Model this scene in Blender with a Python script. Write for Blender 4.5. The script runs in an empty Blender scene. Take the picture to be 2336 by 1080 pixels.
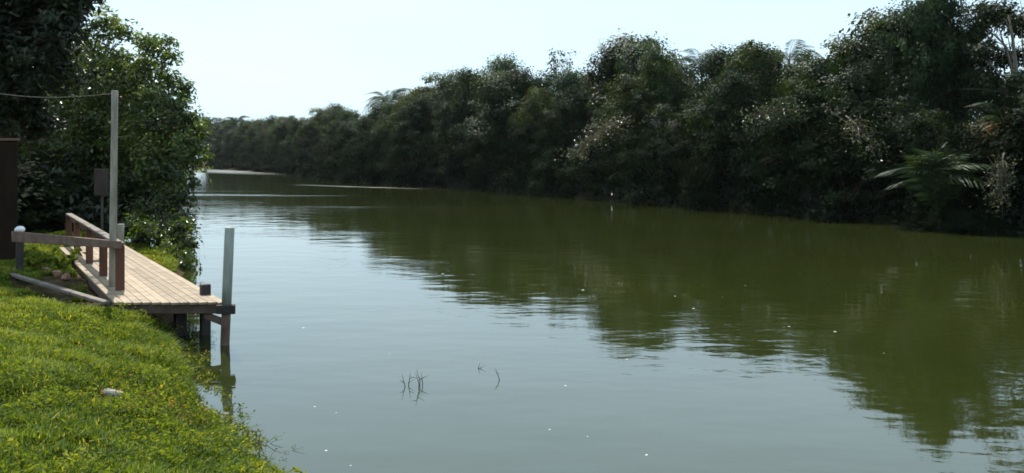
import bpy, math, random
import numpy as np
from mathutils import Vector, Matrix

random.seed(7)
RNG = np.random.default_rng(7)
C = bpy.context.scene.collection
sc = bpy.context.scene

# ------------------------------------------------------------------ camera
CAM_H, F, HOR = 3.2, 2141.0, 362.0          # eye height; focal length and horizon row of the 2336 px photo
cam_d = bpy.data.cameras.new('camera'); cam = bpy.data.objects.new('camera', cam_d); C.objects.link(cam)
cam.location = (0, 0, CAM_H); cam.rotation_euler = (math.radians(90), 0, 0)
cam_d.sensor_width = 36; cam_d.lens = 36 * F / 2336
cam_d.shift_y = -(540 - HOR) / 2336
cam_d.clip_start = 0.1; cam_d.clip_end = 6000
sc.camera = cam

def at(px, py, Y):                            # a point at distance Y seen at a photo pixel
    return Vector(((px - 1168) / F * Y, Y, CAM_H - (py - HOR) / F * Y))
def on_plane(px, py, z):                      # the point at height z seen at a photo pixel
    Y = (CAM_H - z) * F / (py - HOR)
    return Vector(((px - 1168) / F * Y, Y, z))

# ------------------------------------------------------------------ light
SUN_AZ, SUN_EL = math.radians(-21), math.radians(51)
sdir = Vector((math.sin(SUN_AZ) * math.cos(SUN_EL), math.cos(SUN_AZ) * math.cos(SUN_EL), math.sin(SUN_EL)))
sl = bpy.data.lights.new('sun', 'SUN'); sl.energy = 4.6; sl.angle = math.radians(0.55); sl.color = (1, .94, .84)
so = bpy.data.objects.new('sun', sl); C.objects.link(so)
so.rotation_euler = (-sdir).to_track_quat('-Z', 'Y').to_euler(); so.location = (-40, 60, 90)
w = bpy.data.worlds.new('World'); sc.world = w; w.use_nodes = True
nt = w.node_tree; bg = nt.nodes['Background']
sky = nt.nodes.new('ShaderNodeTexSky'); sky.sky_type = 'NISHITA'; sky.sun_disc = False
sky.sun_elevation = SUN_EL; sky.sun_rotation = SUN_AZ; sky.air_density = 1.0; sky.dust_density = 1.6; sky.ozone_density = 2.0
hs = nt.nodes.new('ShaderNodeMix'); hs.data_type = 'RGBA'; hs.blend_type = 'MULTIPLY'; hs.inputs[0].default_value = 1
hs.inputs[7].default_value = (.76, .95, 1.0, 1)
nt.links.new(sky.outputs[0], hs.inputs[6])
tcw = nt.nodes.new('ShaderNodeTexCoord'); mpw = nt.nodes.new('ShaderNodeMapping'); mpw.inputs['Scale'].default_value = (1.2, 1.2, 5)
nw = nt.nodes.new('ShaderNodeTexNoise'); nw.inputs['Scale'].default_value = 1.7; nw.inputs['Detail'].default_value = 5; nw.inputs['Roughness'].default_value = .45
nt.links.new(tcw.outputs['Generated'], mpw.inputs[0]); nt.links.new(mpw.outputs[0], nw.inputs[0])
cr = nt.nodes.new('ShaderNodeValToRGB'); cr.color_ramp.elements[0].position = .35; cr.color_ramp.elements[0].color = (.57, .76, .90, 1)
cr.color_ramp.elements[1].position = .72; cr.color_ramp.elements[1].color = (.65, .81, .91, 1); nt.links.new(nw.outputs['Fac'], cr.inputs[0])
vs_ = nt.nodes.new('ShaderNodeVectorMath'); vs_.operation = 'SCALE'; vs_.inputs['Scale'].default_value = 8.0; nt.links.new(cr.outputs[0], vs_.inputs[0])
veil = nt.nodes.new('ShaderNodeMix'); veil.data_type = 'RGBA'; veil.inputs[0].default_value = .84     # thin high cloud veiling the clear sky
nt.links.new(hs.outputs[2], veil.inputs[6]); nt.links.new(vs_.outputs[0], veil.inputs[7]); nt.links.new(veil.outputs[2], bg.inputs[0]); bg.inputs[1].default_value = 0.103
sc.view_settings.view_transform = 'Standard'; sc.view_settings.look = 'None'
sc.view_settings.exposure = 0.8; sc.view_settings.gamma = 1
sc.render.engine = 'CYCLES'
cy = sc.cycles
cy.use_denoising = True; cy.max_bounces = 6; cy.diffuse_bounces = 3; cy.glossy_bounces = 3; cy.transmission_bounces = 4
cy.transparent_max_bounces = 8; cy.sample_clamp_indirect = 4; cy.caustics_reflective = False; cy.caustics_refractive = False
cy.filter_width = 1.7

# ------------------------------------------------------------------ helpers
def link(o, parent=None):
    C.objects.link(o)
    if parent: o.parent = parent
    return o
def tag(o, label=None, cat=None, group=None, kind=None):
    if label: o['label'] = label
    if cat: o['category'] = cat
    if group: o['group'] = group
    if kind: o['kind'] = kind
    return o
def empty(name, loc, label, cat, group=None, rz=0, scale=(1, 1, 1)):
    o = link(bpy.data.objects.new(name, None)); o.location = loc; o.rotation_euler = (0, 0, rz); o.scale = scale
    o.empty_display_size = .2
    return tag(o, label, cat, group)
def copy_tree(o, parent=None):
    c = o.copy(); C.objects.link(c)
    if parent: c.parent = parent
    for ch in list(o.children): copy_tree(ch, c)
    return c
def raw_mesh(name, verts, faces, mat, tint=None, smooth=False):
    """faces: array (n, k) or list of index lists"""
    me = bpy.data.meshes.new(name)
    verts = np.asarray(verts, dtype=np.float32)
    if isinstance(faces, np.ndarray):
        k = faces.shape[1]; n = len(faces); idx = faces.astype(np.int32).ravel()
        starts = np.arange(0, n * k, k, dtype=np.int32)
    else:
        lens = np.array([len(f) for f in faces], dtype=np.int32); n = len(faces)
        idx = np.array([i for f in faces for i in f], dtype=np.int32)
        starts = np.concatenate([[0], np.cumsum(lens)[:-1]]).astype(np.int32)
    me.vertices.add(len(verts)); me.vertices.foreach_set('co', verts.ravel())
    me.loops.add(len(idx)); me.loops.foreach_set('vertex_index', idx)
    me.polygons.add(n); me.polygons.foreach_set('loop_start', starts)
    me.polygons.foreach_set('use_smooth', np.full(n, bool(smooth)))
    me.update(calc_edges=True)
    if tint is not None:
        a = me.attributes.new('tint', 'FLOAT', 'FACE'); a.data.foreach_set('value', np.asarray(tint, dtype=np.float32))
    me.materials.append(mat)
    return me
def mesh_obj(name, verts, faces, mat, parent=None, tint=None, smooth=False):
    return link(bpy.data.objects.new(name, raw_mesh(name, verts, faces, mat, tint, smooth)), parent)

class MB:
    def __init__(self): self.v = []; self.f = []; self.t = []; self.org = Vector((0, 0, 0))
    def add(self, vs, fs, t=None):
        b = len(self.v); self.v += [tuple(Vector(p) - self.org) for p in vs]; self.f += [[i + b for i in f] for f in fs]
        tt = random.random() if t is None else t
        self.t += [tt] * len(fs)
    def beam(self, p0, p1, w, h, up=(0, 0, 1), ch=.008, w1=None, h1=None, t=None):
        p0, p1 = Vector(p0), Vector(p1); d = (p1 - p0).normalized(); up = Vector(up)
        if abs(d.dot(up)) > .98: up = Vector((-.5, .866, 0))
        s = d.cross(up).normalized(); u = s.cross(d).normalized()
        vs = []
        for p, a, b, e in ((p0, w, h, 1), (p0, w, h, 0), (p1, w1 or w, h1 or h, 0), (p1, w1 or w, h1 or h, 1)):
            q = p + d * (ch if (e == 0 and p is p0) else (-ch if e == 0 else 0)); c2 = ch
            a2, b2 = a / 2 - (ch if e else 0), b / 2 - (ch if e else 0)
            for sx, sy, o in ((1, -1, 0), (1, 1, 1), (-1, 1, 0), (-1, -1, 1)):
                pts = [(sx * a2, sy * (b2 - c2)), (sx * (a2 - c2), sy * b2)]
                if o: pts = pts[::-1] if False else pts
                if (sx, sy) in ((1, 1), (-1, -1)): pass
                else: pts = pts[::-1]
                for x, y in pts: vs.append(q + s * x + u * y)
        fs = []
        for r in range(3):
            for i in range(8):
                j = (i + 1) % 8; fs.append([r * 8 + i, r * 8 + j, (r + 1) * 8 + j, (r + 1) * 8 + i])
        fs.append(list(range(7, -1, -1))); fs.append(list(range(24, 32)))
        self.add(vs, fs, t)
    def tube(self, pts, rad, n=8, t=None, cap=True):
        pts = [Vector(p) for p in pts]; vs = []; fs = []
        if not hasattr(rad, '__len__'): rad = [rad] * len(pts)
        ref = Vector((.31, .77, .55))
        for k, p in enumerate(pts):
            d = (pts[min(k + 1, len(pts) - 1)] - pts[max(k - 1, 0)]).normalized()
            s = d.cross(ref).normalized(); u = s.cross(d)
            for i in range(n):
                a = 2 * math.pi * i / n; vs.append(p + (s * math.cos(a) + u * math.sin(a)) * rad[k])
        for k in range(len(pts) - 1):
            for i in range(n):
                j = (i + 1) % n; fs.append([k * n + i, k * n + j, (k + 1) * n + j, (k + 1) * n + i])
        if cap: fs.append(list(range(n - 1, -1, -1))); fs.append([(len(pts) - 1) * n + i for i in range(n)])
        self.add(vs, fs, t)
    def build(self, name, mat, parent=None, smooth=False):
        return mesh_obj(name, self.v, self.f, mat, parent, self.t, smooth)

def hash2(ix, iy, seed):
    h = (ix.astype(np.int64) * 374761393 + iy.astype(np.int64) * 668265263 + seed * 1442695041) & 0x7fffffff
    h = ((h ^ (h >> 13)) * 1274126177) & 0x7fffffff
    return ((h ^ (h >> 16)) & 0xffff) / 65535.0
def vnoise(x, y, seed=0):
    x = np.asarray(x, float); y = np.asarray(y, float)
    ix, iy = np.floor(x), np.floor(y); fx, fy = x - ix, y - iy
    fx = fx * fx * (3 - 2 * fx); fy = fy * fy * (3 - 2 * fy)
    a = hash2(ix, iy, seed); b = hash2(ix + 1, iy, seed); c = hash2(ix, iy + 1, seed); d = hash2(ix + 1, iy + 1, seed)
    return (a * (1 - fx) + b * fx) * (1 - fy) + (c * (1 - fx) + d * fx) * fy
def fbm(x, y, seed=0, o=3):
    return sum(vnoise(x * 2 ** k, y * 2 ** k, seed + k) / 2 ** k for k in range(o)) / sum(1 / 2 ** k for k in range(o))

# ------------------------------------------------------------------ materials
def new_mat(name):
    m = bpy.data.materials.new(name); m.use_nodes = True
    return m, m.node_tree, m.node_tree.nodes['Principled BSDF']
def N(nt, t, **kw):
    n = nt.nodes.new(t)
    for k, v in kw.items(): setattr(n, k, v)
    return n
def ramp(nt, fac, stops):
    r = N(nt, 'ShaderNodeValToRGB'); el = r.color_ramp.elements
    while len(el) < len(stops): el.new(.5)
    for e, (p, c) in zip(el, stops): e.position = p; e.color = (*c, 1)
    nt.links.new(fac, r.inputs[0]); return r.outputs[0]
def leaf_mat(name, stops, trans=.35, rough=.42, obj_var=.25, spec=.4, trans_tint=(1.5, 1.35, .5)):
    m, nt, p = new_mat(name); L = nt.links
    at_ = N(nt, 'ShaderNodeAttribute', attribute_name='tint')
    col = ramp(nt, at_.outputs['Fac'], stops)
    oi = N(nt, 'ShaderNodeObjectInfo')
    mr = N(nt, 'ShaderNodeMapRange'); mr.inputs[3].default_value = 1 - obj_var; mr.inputs[4].default_value = 1 + obj_var
    L.new(oi.outputs['Random'], mr.inputs[0])
    hsv = N(nt, 'ShaderNodeHueSaturation'); L.new(col, hsv.inputs['Color']); L.new(mr.outputs[0], hsv.inputs['Value'])
    mh = N(nt, 'ShaderNodeMapRange'); mh.inputs[3].default_value = .475; mh.inputs[4].default_value = .515
    mu = N(nt, 'ShaderNodeMath', operation='FRACT'); mm = N(nt, 'ShaderNodeMath', operation='MULTIPLY'); mm.inputs[1].default_value = 7.31
    L.new(oi.outputs['Random'], mm.inputs[0]); L.new(mm.outputs[0], mu.inputs[0]); L.new(mu.outputs[0], mh.inputs[0]); L.new(mh.outputs[0], hsv.inputs['Hue'])
    L.new(hsv.outputs[0], p.inputs['Base Color']); p.inputs['Roughness'].default_value = rough
    p.inputs['Specular IOR Level'].default_value = spec
    tr = N(nt, 'ShaderNodeBsdfTranslucent')
    tm = N(nt, 'ShaderNodeMix', data_type='RGBA', blend_type='MULTIPLY'); tm.inputs[0].default_value = 1
    tm.inputs[7].default_value = (*trans_tint, 1); L.new(hsv.outputs[0], tm.inputs[6]); L.new(tm.outputs[2], tr.inputs[0])
    mx = N(nt, 'ShaderNodeMixShader'); mx.inputs[0].default_value = trans
    L.new(p.outputs[0], mx.inputs[1]); L.new(tr.outputs[0], mx.inputs[2]); L.new(mx.outputs[0], nt.nodes['Material Output'].inputs[0])
    return m
def surf_mat(name, c0, c1, scale=4, rough=.8, stretch=(1, 1, 1), bump=.3, tint_amt=.25, detail=6, spec=.3, coord='Object', fine=None):
    """two-tone noise surface; the per-piece tint attribute lightens or darkens each board"""
    m, nt, p = new_mat(name); L = nt.links
    tc = N(nt, 'ShaderNodeTexCoord'); mp = N(nt, 'ShaderNodeMapping'); mp.inputs['Scale'].default_value = stretch
    L.new(tc.outputs[coord], mp.inputs[0])
    no = N(nt, 'ShaderNodeTexNoise'); no.inputs['Scale'].default_value = scale; no.inputs['Detail'].default_value = detail
    L.new(mp.outputs[0], no.inputs['Vector'])
    col = ramp(nt, no.outputs['Fac'], [(.3, c0), (.7, c1)])
    at_ = N(nt, 'ShaderNodeAttribute', attribute_name='tint')
    mr = N(nt, 'ShaderNodeMapRange'); mr.inputs[3].default_value = 1 - tint_amt; mr.inputs[4].default_value = 1 + tint_amt
    L.new(at_.outputs['Fac'], mr.inputs[0])
    hsv = N(nt, 'ShaderNodeHueSaturation'); L.new(col, hsv.inputs['Color']); L.new(mr.outputs[0], hsv.inputs['Value'])
    L.new(hsv.outputs[0], p.inputs['Base Color']); p.inputs['Roughness'].default_value = rough
    p.inputs['Specular IOR Level'].default_value = spec
    b = N(nt, 'ShaderNodeBump'); b.inputs['Strength'].default_value = bump; b.inputs['Distance'].default_value = .02
    n2 = N(nt, 'ShaderNodeTexNoise'); n2.inputs['Scale'].default_value = fine or scale * 5; n2.inputs['Detail'].default_value = 5
    L.new(mp.outputs[0], n2.inputs['Vector']); L.new(n2.outputs['Fac'], b.inputs['Height']); L.new(b.outputs[0], p.inputs['Normal'])
    return m

M = {}
M['leaf_grey'] = leaf_mat('leaf_grey', [(0, (.006, .015, .006)), (.5, (.022, .046, .017)), (.85, (.085, .125, .05)), (1, (.16, .19, .09))], trans=.3, rough=.55, spec=.25, obj_var=.35)
M['leaf_dark'] = leaf_mat('leaf_dark', [(0, (.005, .012, .005)), (.55, (.014, .031, .011)), (.85, (.06, .09, .034)), (1, (.12, .15, .06))], trans=.28, rough=.6, spec=.12, obj_var=.4)
M['leaf_olive'] = leaf_mat('leaf_olive', [(0, (.008, .015, .005)), (.5, (.024, .041, .012)), (.85, (.085, .11, .036)), (1, (.16, .17, .07))], trans=.3, rough=.6, spec=.12, obj_var=.4)
M['leaf_near'] = leaf_mat('leaf_near', [(0, (.008, .017, .005)), (.5, (.042, .072, .014)), (.82, (.13, .175, .036)), (1, (.34, .34, .16))], trans=.42, rough=.33, spec=.55, obj_var=.12, trans_tint=(1.8, 1.85, .5))  # pale top stop paints glints onto a few leaves
M['leaf_under_shade_tint'] = leaf_mat('leaf_under_shade_tint', [(0, (.004, .008, .004)), (.6, (.009, .017, .007)), (.95, (.025, .038, .016)), (1, (.09, .10, .05))], trans=.2, rough=.8, spec=.03)  # shade of the low, overhung shrubs is put into this leaf colour
M['leaf_shade_tint'] = leaf_mat('leaf_shade_tint', [(0, (.005, .010, .004)), (.6, (.014, .026, .009)), (1, (.04, .06, .02))], trans=.15, rough=.5, obj_var=.1)  # canopy and undergrowth shade is painted into this dark green
M['palm'] = leaf_mat('palm', [(0, (.008, .019, .007)), (.6, (.02, .040, .013)), (1, (.07, .10, .035))], trans=.2, rough=.55, spec=.12)
M['palm_dry'] = leaf_mat('palm_dry', [(0, (.09, .05, .02)), (.6, (.2, .12, .05)), (1, (.34, .24, .11))], trans=.3, rough=.6, trans_tint=(1.2, 1, .7))
M['leaf_pale'] = leaf_mat('leaf_pale', [(0, (.02, .034, .014)), (.6, (.05, .07, .03)), (1, (.16, .18, .10))], trans=.25, rough=.45)
M['bark'] = surf_mat('bark', (.035, .026, .018), (.11, .085, .06), 6, .9, (1, 1, .25), .6)
M['bark_pale'] = surf_mat('bark_pale', (.16, .14, .11), (.3, .27, .22), 6, .9, (1, 1, .25), .5)
M['deck'] = surf_mat('deck', (.20, .150, .105), (.33, .258, .18), 4, .8, (1, 1, 1), .4, .2, fine=60)
M['timber'] = surf_mat('timber', (.075, .045, .033), (.15, .10, .075), 5, .8, (1, 1, 1), .4, .25, fine=40)
M['timber_grey'] = surf_mat('timber_grey', (.12, .10, .085), (.24, .205, .17), 5, .85, (1, 1, 1), .4, .2, fine=40)
M['pile'] = surf_mat('pile', (.022, .018, .02), (.06, .048, .045), 6, .7, (1, 1, .4), .5, .15)
M['pole'] = surf_mat('pole', (.15, .135, .105), (.34, .31, .25), 5, .8, (1.4, 1.4, .35), .5, .05)
M['white_post'] = surf_mat('white_post', (.17, .185, .16), (.36, .38, .34), 5, .7, (1.5, 1.5, .3), .4, .05)
M['white'] = surf_mat('white', (.62, .62, .62), (.8, .8, .8), 8, .6, (1, 1, 1), .2, .05)
M['red_timber'] = surf_mat('red_timber', (.075, .032, .02), (.14, .065, .042), 5, .85, (1, 1, .3), .4, .1)
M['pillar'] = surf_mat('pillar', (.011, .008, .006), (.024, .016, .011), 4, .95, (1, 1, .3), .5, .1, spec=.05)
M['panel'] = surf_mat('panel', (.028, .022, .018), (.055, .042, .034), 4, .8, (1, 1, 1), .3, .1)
M['rock'] = surf_mat('rock', (.11, .10, .085), (.36, .34, .30), 7, .9, (1, 1, 1), .8, .1)
M['wire'] = surf_mat('wire', (.02, .02, .02), (.04, .04, .04), 5, .6)
M['twig'] = surf_mat('twig', (.02, .017, .015), (.05, .04, .03), 8, .8)
M['stem'] = surf_mat('stem', (.07, .075, .03), (.13, .12, .05), 8, .8)
M['foam'] = surf_mat('foam', (.30, .33, .33), (.5, .53, .53), 20, .6)
M['brick'] = surf_mat('brick', (.25, .12, .08), (.42, .25, .18), 9, .9, (1, 1, 1), .5)
def grass_mat(name):
    m = leaf_mat(name, [(0, (.014, .026, .005)), (.3, (.054, .094, .014)), (.6, (.125, .18, .032)), (.8, (.22, .25, .075)), (.9, (.40, .33, .12)), (.96, (.34, .17, .05)), (1, (.24, .09, .035))],
                 trans=.45, rough=.65, obj_var=.0, spec=.06, trans_tint=(1.7, 1.45, .35))
    return m
M['grass'] = grass_mat('grass')

# ------------------------------------------------------------------ the land and the river
LEFT = [(22, -60), (7, -6), (3.4, 2), (-.1, 5.8), (-2.65, 9.4), (-3.6, 11.4), (-4.7, 13.5), (-5.85, 16.4), (-7.4, 20.5), (-10.2, 28.8),
        (-15, 36), (-25, 55), (-45, 90), (-75, 150), (-135, 230), (-230, 310), (-600, 420)]
RIGHT = [(75, -60), (46, 10), (30, 33), (22.3, 40.8), (15.8, 53.5), (9.7, 66.5), (-3.1, 96.5), (-18, 120), (-41, 185), (-112, 345), (-230, 440), (-600, 560)]
POLY = np.array(LEFT + RIGHT[::-1], float)
def seg_dist(x, y, pl):
    d = np.full(x.shape, 1e9)
    for (ax, ay), (bx, by) in zip(pl[:-1], pl[1:]):
        dx, dy = bx - ax, by - ay
        t = np.clip(((x - ax) * dx + (y - ay) * dy) / (dx * dx + dy * dy), 0, 1)
        d = np.minimum(d, np.hypot(x - ax - t * dx, y - ay - t * dy))
    return d
def in_river(x, y):
    r = np.zeros(x.shape, bool); n = len(POLY)
    for i in range(n):
        (ax, ay), (bx, by) = POLY[i], POLY[(i + 1) % n]
        if ay == by: continue
        c = ((ay > y) != (by > y)) & (x < (bx - ax) * (y - ay) / (by - ay) + ax)
        r ^= c
    return r
def ground(x, y):
    x = np.asarray(x, float); y = np.asarray(y, float)
    dl, dr = seg_dist(x, y, LEFT), seg_dist(x, y, RIGHT); w_ = in_river(x, y)
    edge = (fbm(x * .9, y * .9, 3) - .5) * .55
    left = dl < dr
    d = np.where(w_, -np.minimum(dl, dr), np.minimum(dl, dr)) + edge * np.where(left, 1, 2)
    A = np.interp(y, [-5, 3, 8, 13, 17, 30, 60], [1.65, 1.58, 1.33, 1.02, .70, .70, .9])
    A = np.where(left, A, 1.4)
    k = np.where(left, 1.25, 1.6)
    up = A * (1 - np.exp(-np.maximum(d, 0) / k)) + np.clip(d - 12, 0, 60) * .02
    bumps = (fbm(x * .6, y * .6, 11) - .5) * .28 + (fbm(x * 2.2, y * 2.2, 21) - .5) * .16
    z = np.where(d > 0, up + bumps * np.clip(d / 1.0, 0, 1), np.maximum(d * .35, -1.5))
    return z
def gz(x, y): return float(ground(np.array([x]), np.array([y]))[0])

def axis(fine0, fine1, step, lo, hi):
    a = list(np.arange(fine0, fine1 + 1e-6, step)); s = step
    while a[-1] < hi: s *= 1.12; a.append(min(a[-1] + s, hi))
    s = step; b = []
    v = fine0
    while v > lo: s *= 1.12; v = max(v - s, lo); b.append(v)
    return np.array(b[::-1] + a)
xs = axis(-16, 3, .16, -2600, 2600); ys = axis(2, 30, .16, -300, 3200)
X, Y = np.meshgrid(xs, ys); Z = ground(X.ravel(), Y.ravel())
nx, ny = len(xs), len(ys)
ii, jj = np.meshgrid(np.arange(nx - 1), np.arange(ny - 1)); b = (jj * nx + ii).ravel()
gm, gnt, gp = new_mat('ground_soil'); L = gnt.links
tc = N(gnt, 'ShaderNodeNewGeometry'); no = N(gnt, 'ShaderNodeTexNoise'); no.inputs['Scale'].default_value = 2.2; no.inputs['Detail'].default_value = 8
L.new(tc.outputs['Position'], no.inputs['Vector'])
L.new(ramp(gnt, no.outputs['Fac'], [(.3, (.022, .017, .009)), (.5, (.05, .038, .018)), (.7, (.095, .065, .04))]), gp.inputs['Base Color']); gp.inputs['Roughness'].default_value = 1; gp.inputs['Specular IOR Level'].default_value = .05
bp = N(gnt, 'ShaderNodeBump'); bp.inputs['Strength'].default_value = .8; bp.inputs['Distance'].default_value = .05
n2 = N(gnt, 'ShaderNodeTexNoise'); n2.inputs['Scale'].default_value = 18; n2.inputs['Detail'].default_value = 6
L.new(tc.outputs['Position'], n2.inputs['Vector']); L.new(n2.outputs['Fac'], bp.inputs['Height']); L.new(bp.outputs[0], gp.inputs['Normal'])
g = mesh_obj('ground', np.stack([X.ravel(), Y.ravel(), Z], 1), np.stack([b, b + 1, b + nx + 1, b + nx], 1), gm, smooth=True)
tag(g, kind='structure')

# water: murky olive body under a fresnel mirror, ripples by bump, wind-ruffled streaks
wm, wnt, wp = new_mat('river_water'); L = wnt.links
geo = N(wnt, 'ShaderNodeNewGeometry')
def wnoise(scale, stretch, detail, w_=0, dist=0):
    mp = N(wnt, 'ShaderNodeMapping'); mp.inputs['Scale'].default_value = stretch; L.new(geo.outputs['Position'], mp.inputs[0])
    mp.inputs['Rotation'].default_value = (0, 0, math.radians(w_))
    n_ = N(wnt, 'ShaderNodeTexNoise'); n_.inputs['Scale'].default_value = scale; n_.inputs['Detail'].default_value = detail; n_.inputs['Distortion'].default_value = dist
    L.new(mp.outputs[0], n_.inputs['Vector']); return n_.outputs['Fac']
def math_(op, a, b_=None, c=None, clamp=False):
    m_ = N(wnt, 'ShaderNodeMath', operation=op); m_.use_clamp = clamp
    for i, v in enumerate((a, b_, c)):
        if v is None: continue
        if isinstance(v, (int, float)): m_.inputs[i].default_value = v
        else: L.new(v, m_.inputs[i])
    return m_.outputs[0]
swell = wnoise(.55, (1, 1.6, 1), 2, 12)
rip = wnoise(2.6, (1, 1.5, 1), 3, -8, .4)
patch = wnoise(.045, (.55, 2.2, 1), 3, 10)
pm = N(wnt, 'ShaderNodeMapRange', interpolation_type='SMOOTHSTEP'); pm.inputs[1].default_value = .40; pm.inputs[2].default_value = .66
pm.inputs[3].default_value = .12; pm.inputs[4].default_value = 1.0; L.new(patch, pm.inputs[0])
sep = N(wnt, 'ShaderNodeSeparateXYZ'); L.new(geo.outputs['Position'], sep.inputs[0])
def streak(cx, cy, ang, lx, ly):            # an elongated ruffled zone lying on the water
    ca, sa = math.cos(math.radians(ang)), math.sin(math.radians(ang))
    dx = math_('SUBTRACT', sep.outputs[0], cx); dy = math_('SUBTRACT', sep.outputs[1], cy)
    u_ = math_('ADD', math_('MULTIPLY', dx, ca / lx), math_('MULTIPLY', dy, sa / lx))
    v_ = math_('ADD', math_('MULTIPLY', dx, -sa / ly), math_('MULTIPLY', dy, ca / ly))
    r2 = math_('ADD', math_('MULTIPLY', u_, u_), math_('MULTIPLY', v_, v_))
    return math_('SUBTRACT', 1, r2, clamp=True)
stk = None
for k_, a in ((1, (-15.5, 104.2, 137.5, 18, 1.5)), (1, (-68, 232, 120, 75, 15)), (.22, (-5, 61, -8, 12, 2.6)), (.16, (1.6, 30.5, -12, 4, 1.2)), (.3, (-24, 82, 170, 14, 2.5))):
    s_ = math_('MULTIPLY', streak(*a), k_); stk = s_ if stk is None else math_('MAXIMUM', stk, s_)
stk = math_('MULTIPLY', stk, math_('MULTIPLY', math_('SUBTRACT', wnoise(.35, (.4, 2.5, 1), 4, -40), .3, clamp=True), 3.4), clamp=True)
L.new(math_('ADD', math_('MULTIPLY', stk, .33), .03), wp.inputs['Roughness'])
h1 = math_('MULTIPLY', math_('SUBTRACT', swell, .5), .012)
h2 = math_('MULTIPLY', math_('MULTIPLY', math_('SUBTRACT', rip, .5), pm.outputs[0]), .006)
ruf = wnoise(7, (1, 1.4, 1), 3, 20)
h3 = math_('MULTIPLY', math_('MULTIPLY', math_('SUBTRACT', ruf, .5), stk), .04)
hh = math_('ADD', math_('ADD', h1, h2), h3)
wb = N(wnt, 'ShaderNodeBump'); wb.inputs['Strength'].default_value = 1; wb.inputs['Distance'].default_value = 1; L.new(hh, wb.inputs['Height'])
mud = wnoise(.12, (1, 1, 1), 4)
L.new(ramp(wnt, mud, [(.3, (.017, .023, .0045)), (.7, (.024, .029, .006))]), wp.inputs['Base Color'])
wp.inputs['IOR'].default_value = 1.66
L.new(wb.outputs[0], wp.inputs['Normal'])
wv = [(-2600, -300, 0), (2600, -300, 0), (2600, 3200, 0), (-2600, 3200, 0)]
tag(mesh_obj('river_water', wv, [[0, 1, 2, 3]], wm), kind='structure')

# ------------------------------------------------------------------ foliage generators
def unit(a): return a / np.maximum(np.linalg.norm(a, axis=1, keepdims=True), 1e-9)
def leaves(P, Nn, size, aspect=.5, fold=.15, droop=.35, rng=RNG):
    """one leaf per point: two triangles folded along the midrib"""
    n = len(P)
    r = rng.normal(size=(n, 3)); ax = unit(r - (r * Nn).sum(1, keepdims=True) * Nn)
    ax = unit(ax + np.array([0, 0, -droop])); sd = unit(np.cross(ax, Nn)); nn = np.cross(sd, ax)
    s = size[:, None]; wv_ = s * aspect * .5
    base = P - ax * s * .5; tip = P + ax * s * .5
    lft = P + sd * wv_ + nn * s * fold; rgt = P - sd * wv_ + nn * s * fold
    V = np.stack([base, lft, tip, rgt], 1).reshape(-1, 3)
    i = np.arange(n)[:, None] * 4
    Fq = np.concatenate([i + np.array([0, 1, 2]), i + np.array([0, 2, 3])], 1).reshape(-1, 3)
    return V, Fq
def lump_leaves(lumps, dens, lsize, rng, shell=.62, scat=.18, flat_up=.45, jit=.3, aspect=.5, fold=.15, droop=.35, outw=.6, noisy=.40):
    """lumps: list of (center, (rx,ry,rz)); leaves gathered towards each lump's skin"""
    Ps, Ns, Ss, Ts = [], [], [], []
    for c, r in lumps:
        r = np.array(r); n = int(dens * (r[0] * r[1] + r[0] * r[2] + r[1] * r[2]) / 3 * 12.5)
        # each lump is itself broken into tufts
        nt_ = max(5, n // 42)
        d = unit(rng.normal(size=(nt_, 3))); d[:, 2] = np.where(d[:, 2] < -.45, -d[:, 2], d[:, 2])
        tc_ = d * (shell + (1 - shell) * rng.random((nt_, 1)) ** .6) * (1 + scat * rng.normal(size=(nt_, 1)))
        tt = rng.random(nt_)
        k = rng.integers(0, nt_, n)
        loc = tc_[k] * r + rng.normal(size=(n, 3)) * (.16 * r.mean() + lsize * .5) * np.array([1, 1, .7])
        nn = unit(unit(unit(d[k]) + .35 * unit(loc / r)) * outw + np.array([0, 0, flat_up]) + rng.normal(size=(n, 3)) * jit)
        Ps.append(loc + np.array(c)); Ns.append(nn)
        Ss.append(lsize * (.6 + .8 * rng.random(n)))
        lt = rng.random()
        Ts.append(np.clip(.34 * lt + .38 * tt[k] + noisy * rng.random(n) - .25 * noisy + .18 * (rng.random(n) > .96), 0, 1))  # last term lightens a few leaves as painted glints
    P = np.concatenate(Ps); V, Fq = leaves(P, np.concatenate(Ns), np.concatenate(Ss), aspect, fold, droop, rng)
    return V, Fq, np.repeat(np.concatenate(Ts), 2)
def limb_tree(mb, base, top, lumps, r0, rng, lean=.3, nlimb=10):
    """tapered trunk with limbs that reach into the lumps"""
    base, top = Vector(base), Vector(top); K = 7; pts = []; rad = []
    off = Vector((rng.normal() * lean, rng.normal() * lean, 0))
    for k in range(K + 1):
        t = k / K; p = base.lerp(top, t) + off * math.sin(t * math.pi) + Vector((rng.normal(), rng.normal(), 0)) * .05 * t
        pts.append(p); rad.append(r0 * (1.25 if k == 0 else 1) * (1 - .8 * t))
    mb.tube(pts, rad, 9)
    order = rng.permutation(len(lumps))[:nlimb]
    for i in order:
        c = Vector(lumps[i][0]); k = int(rng.integers(2, K)); s = pts[k]
        mid = s.lerp(c, .5) + Vector((rng.normal() * .2, rng.normal() * .2, .25 + rng.random() * .3))
        ra = rad[k] * .55
        mb.tube([s, s.lerp(mid, .5) + Vector((0, 0, .08)), mid, mid.lerp(c, .6), c], [ra, ra * .8, ra * .6, ra * .4, ra * .15], 6)
        for q in range(3):
            e = c + Vector(tuple(rng.normal(size=3) * np.array(lumps[i][1]) * .55)); m2 = mid.lerp(e, .5) + Vector((0, 0, .15))
            mb.tube([mid, m2, e], [ra * .4, ra * .25, .008], 5)

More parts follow.
